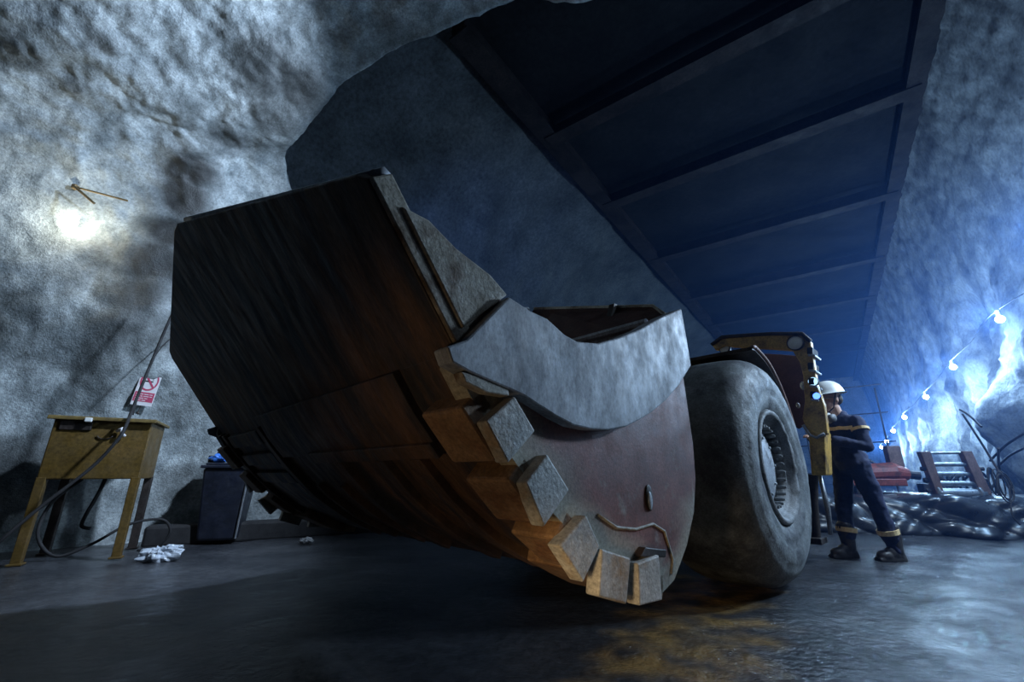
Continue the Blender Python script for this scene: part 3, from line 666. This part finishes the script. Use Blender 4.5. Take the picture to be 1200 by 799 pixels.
# sign
c=wallpt(174,455)-wn*.07
sg=root('safety_sign',c,'white no-smoking sign with red bottom panel on the rock wall','sign',math.atan2(.49,.87))
sR=Matrix.Rotation(.09,3,'Y')@Matrix.Diagonal((.8,1,1.1))
def sp(x,z,y=0): return sR@V(x,y,z)
def sbox(b,x0,x1,z0,z1,y0,y1): 
    vs=[sp(x,z,y) for x in(x0,x1) for y in(y0,y1) for z in(z0,z1)]; b.add(vs,[(0,1,3,2),(4,6,7,5),(0,4,5,1),(2,3,7,6),(0,2,6,4),(1,5,7,3)])
b=MB(); sbox(b,-.14,.14,-.22,.22,0,.006); b.build('board',M['signwhite'],sg)
b=MB(); K=40
for k in range(K):
    a=2*PI*k/K
    for r in (.122,.1): b.v.append(sp(r*math.cos(a),.08+r*math.sin(a),-.002))
for k in range(K): b.f.append((2*k,2*k+1,2*((k+1)%K)+1,2*((k+1)%K)))
q=[(-.079,.07+.099),(-.066,.08+.1),(.079,-.009),(.066,-.02)]
b.add([sp(x,z,-.003) for x,z in [(-.085,.148),(-.068,.165),(.085,.012),(.068,-.005)]],[(0,1,2,3)])
b.build('prohibition_ring',M['signred'],sg)
b=MB(); sbox(b,-.06,.04,.065,.083,-.002,0); sbox(b,.043,.052,.065,.083,-.002,0); b.tube([sp(.05,.09,-.002),sp(.04,.11,-.002),sp(.055,.125,-.002),sp(.045,.145,-.002)],.003,5); b.build('cigarette_pictogram',M['black'],sg)
b=MB(); sbox(b,-.13,.13,-.175,-.06,-.003,0); b.build('red_panel',M['signred'],sg)
b=MB()
for r,(z,ws) in enumerate(((-.085,(.03,.05,.06,.04)),(-.11,(.05,.03,.07,.03)),(-.135,(.04,.06,.04)),(-.158,(.03,.04,.05)))):
    x=-.11
    for w in ws: sbox(b,x,x+w,z-.004,z+.004,-.005,-.003); x+=w+.012
b.build('small_print',M['signwhite'],sg)
b=MB(); b.tube([sp(.0,-.22),sp(.0,-.30)],.004,6); b.ell(sp(.0,-.31),(.018,.012,.018)); b.build('hook',M['darkmetal'],sg)
# bracket and lamp on the wall
c=wallpt(90,222); 
b=MB(); b.box((0,0,0),(.05,.06,.06)); 
st=(CAM-c)*.02; p2=CAM+(wallpt(151,238)-CAM)*.95-c; p3=CAM+(wallpt(112,241)-CAM)*.95-c
b.tube([st,p2],.014,6); b.tube([st,p3],.018,6)
o=b.build('wall_bracket',M['timber'],bev=.004); o.location=c-wn*.06; tag(o,'thin timber bracket with two arms above the glowing wall lamp','bracket')
lc=wallpt(93,265)-wn*.10
lt=root('wall_lamp',lc,'small glowing lamp low under the bracket on the left rock wall','lamp')
b=MB(); b.ell((0,0,0),(.022,.022,.03)); b.build('bulb',M['warmglow'],lt,smooth=True)
b=MB(); b.tube([V(0,0,.028),V(0,0,.08)],.015,10); b.build('socket',M['signwhite'],lt)
def light(kind,loc,col,e,size=.1,rot=None,parent=None,blend=.5,angle=1.2):
    ld=bpy.data.lights.new('light_source',kind); ld.color=col; ld.energy=e
    if kind=='AREA': ld.size=size
    else: ld.shadow_soft_size=size
    if kind=='SPOT': ld.spot_size=angle; ld.spot_blend=blend
    o=bpy.data.objects.new('light_source',ld); COL.objects.link(o); o.location=loc
    if rot is not None: o.rotation_euler=(Vector(rot)-Vector(loc)).to_track_quat('-Z','Y').to_euler()
    return o
light('POINT',lc-wn*.12,(1,.98,.82),22,.05)
# ------------------------------------------------------------ string of lamps along the right wall
lamps=[((1172,374),9.2),((1117,430),12.6),((1085,465),16.2),((1060,489),20.6),((1047,505),24.5),((1039,517),28),((1033,524),32)]
LPts=[]
words=['first and brightest, highest in the row','second from the near end','third from the near end','fourth from the near end','fifth from the near end','sixth from the near end','seventh, farthest and dimmest']
for i,((px,py),t) in enumerate(lamps):
    r=ray(px,py); p=CAM+r*(t/r.dot(TD)); LPts.append(p)
    lr=root('hanging_lamp',p,'cold white lamp strung along the right rock wall, '+words[i],'lamp',0,'string lamps along the right wall')
    R_=.05+.005*i
    b=MB(); b.ell((0,0,0),(R_,R_,R_)); b.build('bulb',M['lampglow'],lr,smooth=True)
    b=MB(); b.tube([V(0,0,R_*.9),V(0,0,R_+.09)],.03,10); b.build('socket',M['black'],lr)
    light('POINT',p-TD*.12-ND*.12,(.36,.62,1),320 if i<4 else 300,.08)
pts=[]
pts.append(LPts[0]+V(1.2,-.6,.9))
for a,b_ in zip(LPts[:-1],LPts[1:]):
    pts.append(a+V(0,0,.14)); pts.append(a.lerp(b_,.5)+V(0,0,.1))
pts.append(LPts[-1]+V(0,0,.16))
hose('lamp_cable',pts,.006,'black cable linking the row of cold white lamps','black',120,'cable')
# ------------------------------------------------------------ tarp heap, rack, machinery
u=V(.96,-.28,0).normalized(); w=V(.28,.96,0).normalized(); O0=V(4.35,6.75,0)
rows=[]
NXg,NYg=150,60
for j in range(NYg+1):
    f=j/NYg; row=[]
    for i in range(NXg+1):
        s=i/NXg*3.5
        prof=[(0,-.02),(-.02,.08),(.05,.26),(.12,.42),(.25,.52),(.6,.56),(1.2,.55),(1.5,.3),(1.6,0)]
        pp=resamp([V(a,0,b_) for a,b_ in prof],40)[int(f*40)] if False else None
        row.append((s,f))
    rows.append(row)
prf=resamp([V(a,0,b_) for a,b_ in [(0,-.02),(-.03,.06),(.04,.2),(.08,.36),(.2,.50),(.55,.54),(1.1,.52),(1.4,.3),(1.5,-.02)]],NYg)
R2=[]
for j in range(NYg+1):
    r_=[]
    for i in range(NXg+1):
        s=i/NXg*3.9-.4; q=prf[j]
        hgt=1-.1*math.sin(s*1.1)-.12*max(0,s-2.6); fold=.26*abs(noise.noise(V(s*1.15+q.z*1.6,q.z*1.1,5)))+.09*abs(noise.noise(V(s*2.6-q.z*3.5,q.z*1.5,1)))+.006*noise.noise(V(s*12,q.z*8,q.x*8))
        if q.z<.18: fold+=.07*noise.noise(V(s*1.4,0,9))
        r_.append(O0+u*s+w*(q.x+.3-fold*1.3)+V(0,0,max(-.01,q.z*hgt+fold*.35*(1 if q.z>.1 else 0))))
    R2.append(r_)
o=grid('tarpaulin',R2,M['tarp'],lambda p,q:0,smooth=True); tag(o,'crumpled black plastic tarpaulin draped over a low heap','tarpaulin')
rk=root('steel_rack',V(6.72,6.85,.47),'brown steel roller rack with five crossbars standing on the black tarpaulin','rack',math.atan2(-.28,.96)); rk.scale=(.66,1,1.08)
def rkx(z): return .0
for sx in (-1,1):
    b=MB(); poly=[(sx*.36-.09*sx*-0,0.0)]
    x0t,x1t=(-.50,-.32) if sx<0 else (.28,.46); x0b,x1b=(-.36,-.24) if sx<0 else (.42,.60)
    vs=[V(x0b,-.05,0),V(x1b,-.05,0),V(x1t,-.05,.62),V(x0t,-.05,.62)]
    if sx<0: vs=[V(-.40,-.06,.05),V(-.26,-.06,.05),V(-.30,-.06,.64),V(-.50,-.06,.64)]
    else: vs=[V(.42,-.06,.0),V(.62,-.06,.0),V(.48,-.06,.64),V(.30,-.06,.64)]
    b.add(vs+[v+V(0,.12,0) for v in vs],[(0,1,2,3),(7,6,5,4)]+[(i,(i+1)%4,4+(i+1)%4,4+i) for i in range(4)]); b.build('side_frame',M['brown'],rk,bev=.008)
for z,r in ((.62,.02),(.46,.03),(.33,.03),(.2,.035),(.07,.07)):
    b=MB(); xo=.03 if z<.3 else 0; b.tube([V(-.40+xo,-.0,z),V(-.3+xo,-.0,z),V(.36+xo,-.0,z),V(.5+xo,-.0,z)],r,12); b.tube([V(-.38,0,z),V(-.33,0,z)],r*1.5,12); b.tube([V(.38,0,z),V(.44,0,z)],r*1.5,12)
    b.build('roller',M['steel'],rk,smooth=True)
for sx in (-.46,.56):
    for z in (.1,.25,.4): b=MB(); b.tube([(sx,0,z),(sx+.08*(1 if sx>0 else -1),0,z)],.03,8); b.build('roller_stub',M['darkmetal'],rk)
# red drill body left of the rack
rd=root('drill_carriage',V(6.72,7.72,.52),'red drilling carriage with dark bracket behind the black tarpaulin','machine',math.atan2(-.28,.96))
b=MB(); b.tube([V(-.75,0,.3),V(-.1,0,.33),V(.1,0,.3)],[.16,.17,.1],14); b.box((-.4,0,.17),(.8,.28,.12)); b.build('motor_housing',M['red'],rd,bev=.015)
b=MB(); b.tube([V(.1,0,.3),V(.25,0,.28)],.075,12); b.build('coupling',M['darkmetal'],rd)
b=MB(); b.box((.0,.1,.6),(.2,.16,.36)); b.build('bracket',M['brown'],rd,bev=.01)
b=MB(); b.box((-.2,0,-.02),(1.7,.12,.05)); b.box((-.2,.15,-.16),(1.7,.3,.08)); b.box((-.7,0,.07),(.1,.2,.2)); b.box((.3,0,.05),(.15,.2,.2)); b.box((-.3,.1,-.33),(1.2,.3,.36)); b.build('base_rail',M['darkmetal'],rd,bev=.01)
b=MB(); b.tube([V(.35,-.1,.35),V(.8,-.15,-.1)],.045,8); b.tube([V(.3,0,.2),V(.95,.1,-.08)],.03,8); b.build('slanted_arm',M['darkmetal'],rd)
b=MB()
for k in range(9):
    x=.45+.1*k; b.tube(resamp([V(x,.1,-.1),V(x+.1*math.sin(k),.0,.15+.03*k),V(x+.15,.1,.3),V(x+.2*math.cos(k),.1,.05)],12),.018,6)
b.build('hose_tangle',M['black'],rd,smooth=True)
# scaffold lattice behind the worker
sc_=root('scaffold',tn(-.2,14,0),'pipe scaffold frame far down the gallery behind the worker','scaffold',-TA)
for x in (-1.1,-.3,.5,1.3):
    b=MB(); b.tube([V(x,0,0),V(x+.05,0,2.9)],.018,6); b.build('upright',M['darkmetal'],sc_)
for z in (.8,1.5,2.2,2.9):
    b=MB(); b.tube([V(-1.3,0,z),V(1.5,0,z+.08)],.015,6); b.build('ledger',M['darkmetal'],sc_)
b=MB(); b.tube([V(-1.1,0,2.9),V(1.3,0,.8)],.03,6); b.build('brace',M['darkmetal'],sc_)
# rebar stubs and cables near the right buttress
def P_(px,py,t): r=ray(px,py); return CAM+r*(t/r.dot(TD))
for k,(a,b_,lb) in enumerate((((1128,485),(1175,560),'long thin steel rod leaning above the rack'),((1160,540),(1200,508),'upper bent steel bar sticking out of the buttress'),((1168,548),(1200,525),'lower bent steel bar sticking out of the buttress'),((1172,560),(1170,525),'short upright steel stub at the buttress foot'),((1125,480),(1150,500),'short rusty bar lying across the rubble niche'))):
    b=MB(); p=P_(*a,8.9+.1*k); q=P_(*b_,8.5); m_=p.lerp(q,.5)+V(0,0,.03); b.tube(resamp([p,m_,q],8),.014,6); tag(b.build('steel_rod',M['darkmetal']),lb,'rod',)
b=MB(); c=P_(1178,572,8.2)
for k in range(5):
    b.tube([c+V(.05*math.sin(k)+.09*math.cos(a)*(1-.1*k),.02*k,.02*k+.17*math.sin(a)) for a in [2*PI*j/24 for j in range(25)]],.008,6)
b.tube(resamp([c+V(0,0,.2),c+V(.05,0,.0),c+V(-.02,0,-.3),c+V(.04,0,-.42)],16),.01,6)
tag(b.build('cable_coil',M['black'],smooth=True),'coil of black cable hanging at the foot of the right buttress','cable')
# rubble / debris
b=crumple((-3.62,4.85,.05),(.2,.13,.07),8,.6); o=b.build('plastic_film',M['film'],smooth=False); tag(o,'clear crumpled plastic film on the wet floor beside the desk','plastic film')
b=crumple((-2.6,5.9,.03),(.09,.05,.035),2,.5); tag(b.build('rock_fragment',M['rock_far'],smooth=False),'small rock fragment on the floor beneath the far bucket corner','rock')
# ------------------------------------------------------------ haze
b=MB(); R=Matrix.Rotation(-TA,3,'Z'); b.box(tn(-1.6,24.9,4.3),(9.4,41.6,8.4),R)
hz=b.build('haze',None or M['black']); hz['kind']='stuff'; hz['label']='blue mist filling the gallery behind the loader'; hz['category']='haze'
vm=bpy.data.materials.new('mist'); vm.use_nodes=True; nt=vm.node_tree; nt.nodes.clear()
ou=nt.nodes.new('ShaderNodeOutputMaterial'); vs_=nt.nodes.new('ShaderNodeVolumeScatter'); vs_.inputs['Color'].default_value=(.16,.38,1,1); vs_.inputs['Density'].default_value=.011; vs_.inputs['Anisotropy'].default_value=.55
nt.links.new(vs_.outputs[0],ou.inputs['Volume']); hz.data.materials.clear(); hz.data.materials.append(vm)
# ------------------------------------------------------------ lights
p=tn(2.3,6.2,3.2); light('SPOT',p,(.55,.75,1),700,.2,rot=p+V(-.5,-.25,-1),angle=2.75,blend=.35)
light('SPOT',(4.9,2.0,4.6),(.58,.76,1),110,.25,rot=(1.4,3.0,.9),angle=2.0,blend=.6)  # added fill from the right, no lamp of the gallery hangs here
light('SPOT',(.3,3.9,5.2),(.62,.78,1),2150,.15,rot=(-5.6,3.0,2.7),angle=1.75,blend=.45)
light('SPOT',(-1.15,.2,.3),(1,.68,.36),11,.1,rot=(.2,1.6,.5),angle=1.5,blend=.8)
light('SPOT',(-.3,.45,.6),(1,.68,.34),34,.1,rot=(.8,2.75,0),angle=.75,blend=.7)
light('SPOT',(-.9,6.5,2.0),(.14,.32,1),620,.15,rot=(-1.2,9.5,4.2),angle=1.5,blend=.9)
wd_=bpy.data.worlds.new('world'); SC.world=wd_; wd_.use_nodes=True; wd_.node_tree.nodes['Background'].inputs[0].default_value=(.05,.09,.2,1); wd_.node_tree.nodes['Background'].inputs[1].default_value=.025
vsn=SC.view_settings; vsn.view_transform='Standard'; vsn.look='None'; vsn.gamma=1; vsn.exposure=0; vsn.use_curve_mapping=False
SC.cycles.use_denoising=True; SC.cycles.volume_step_rate=2; SC.cycles.max_bounces=5; SC.cycles.sample_clamp_indirect=4
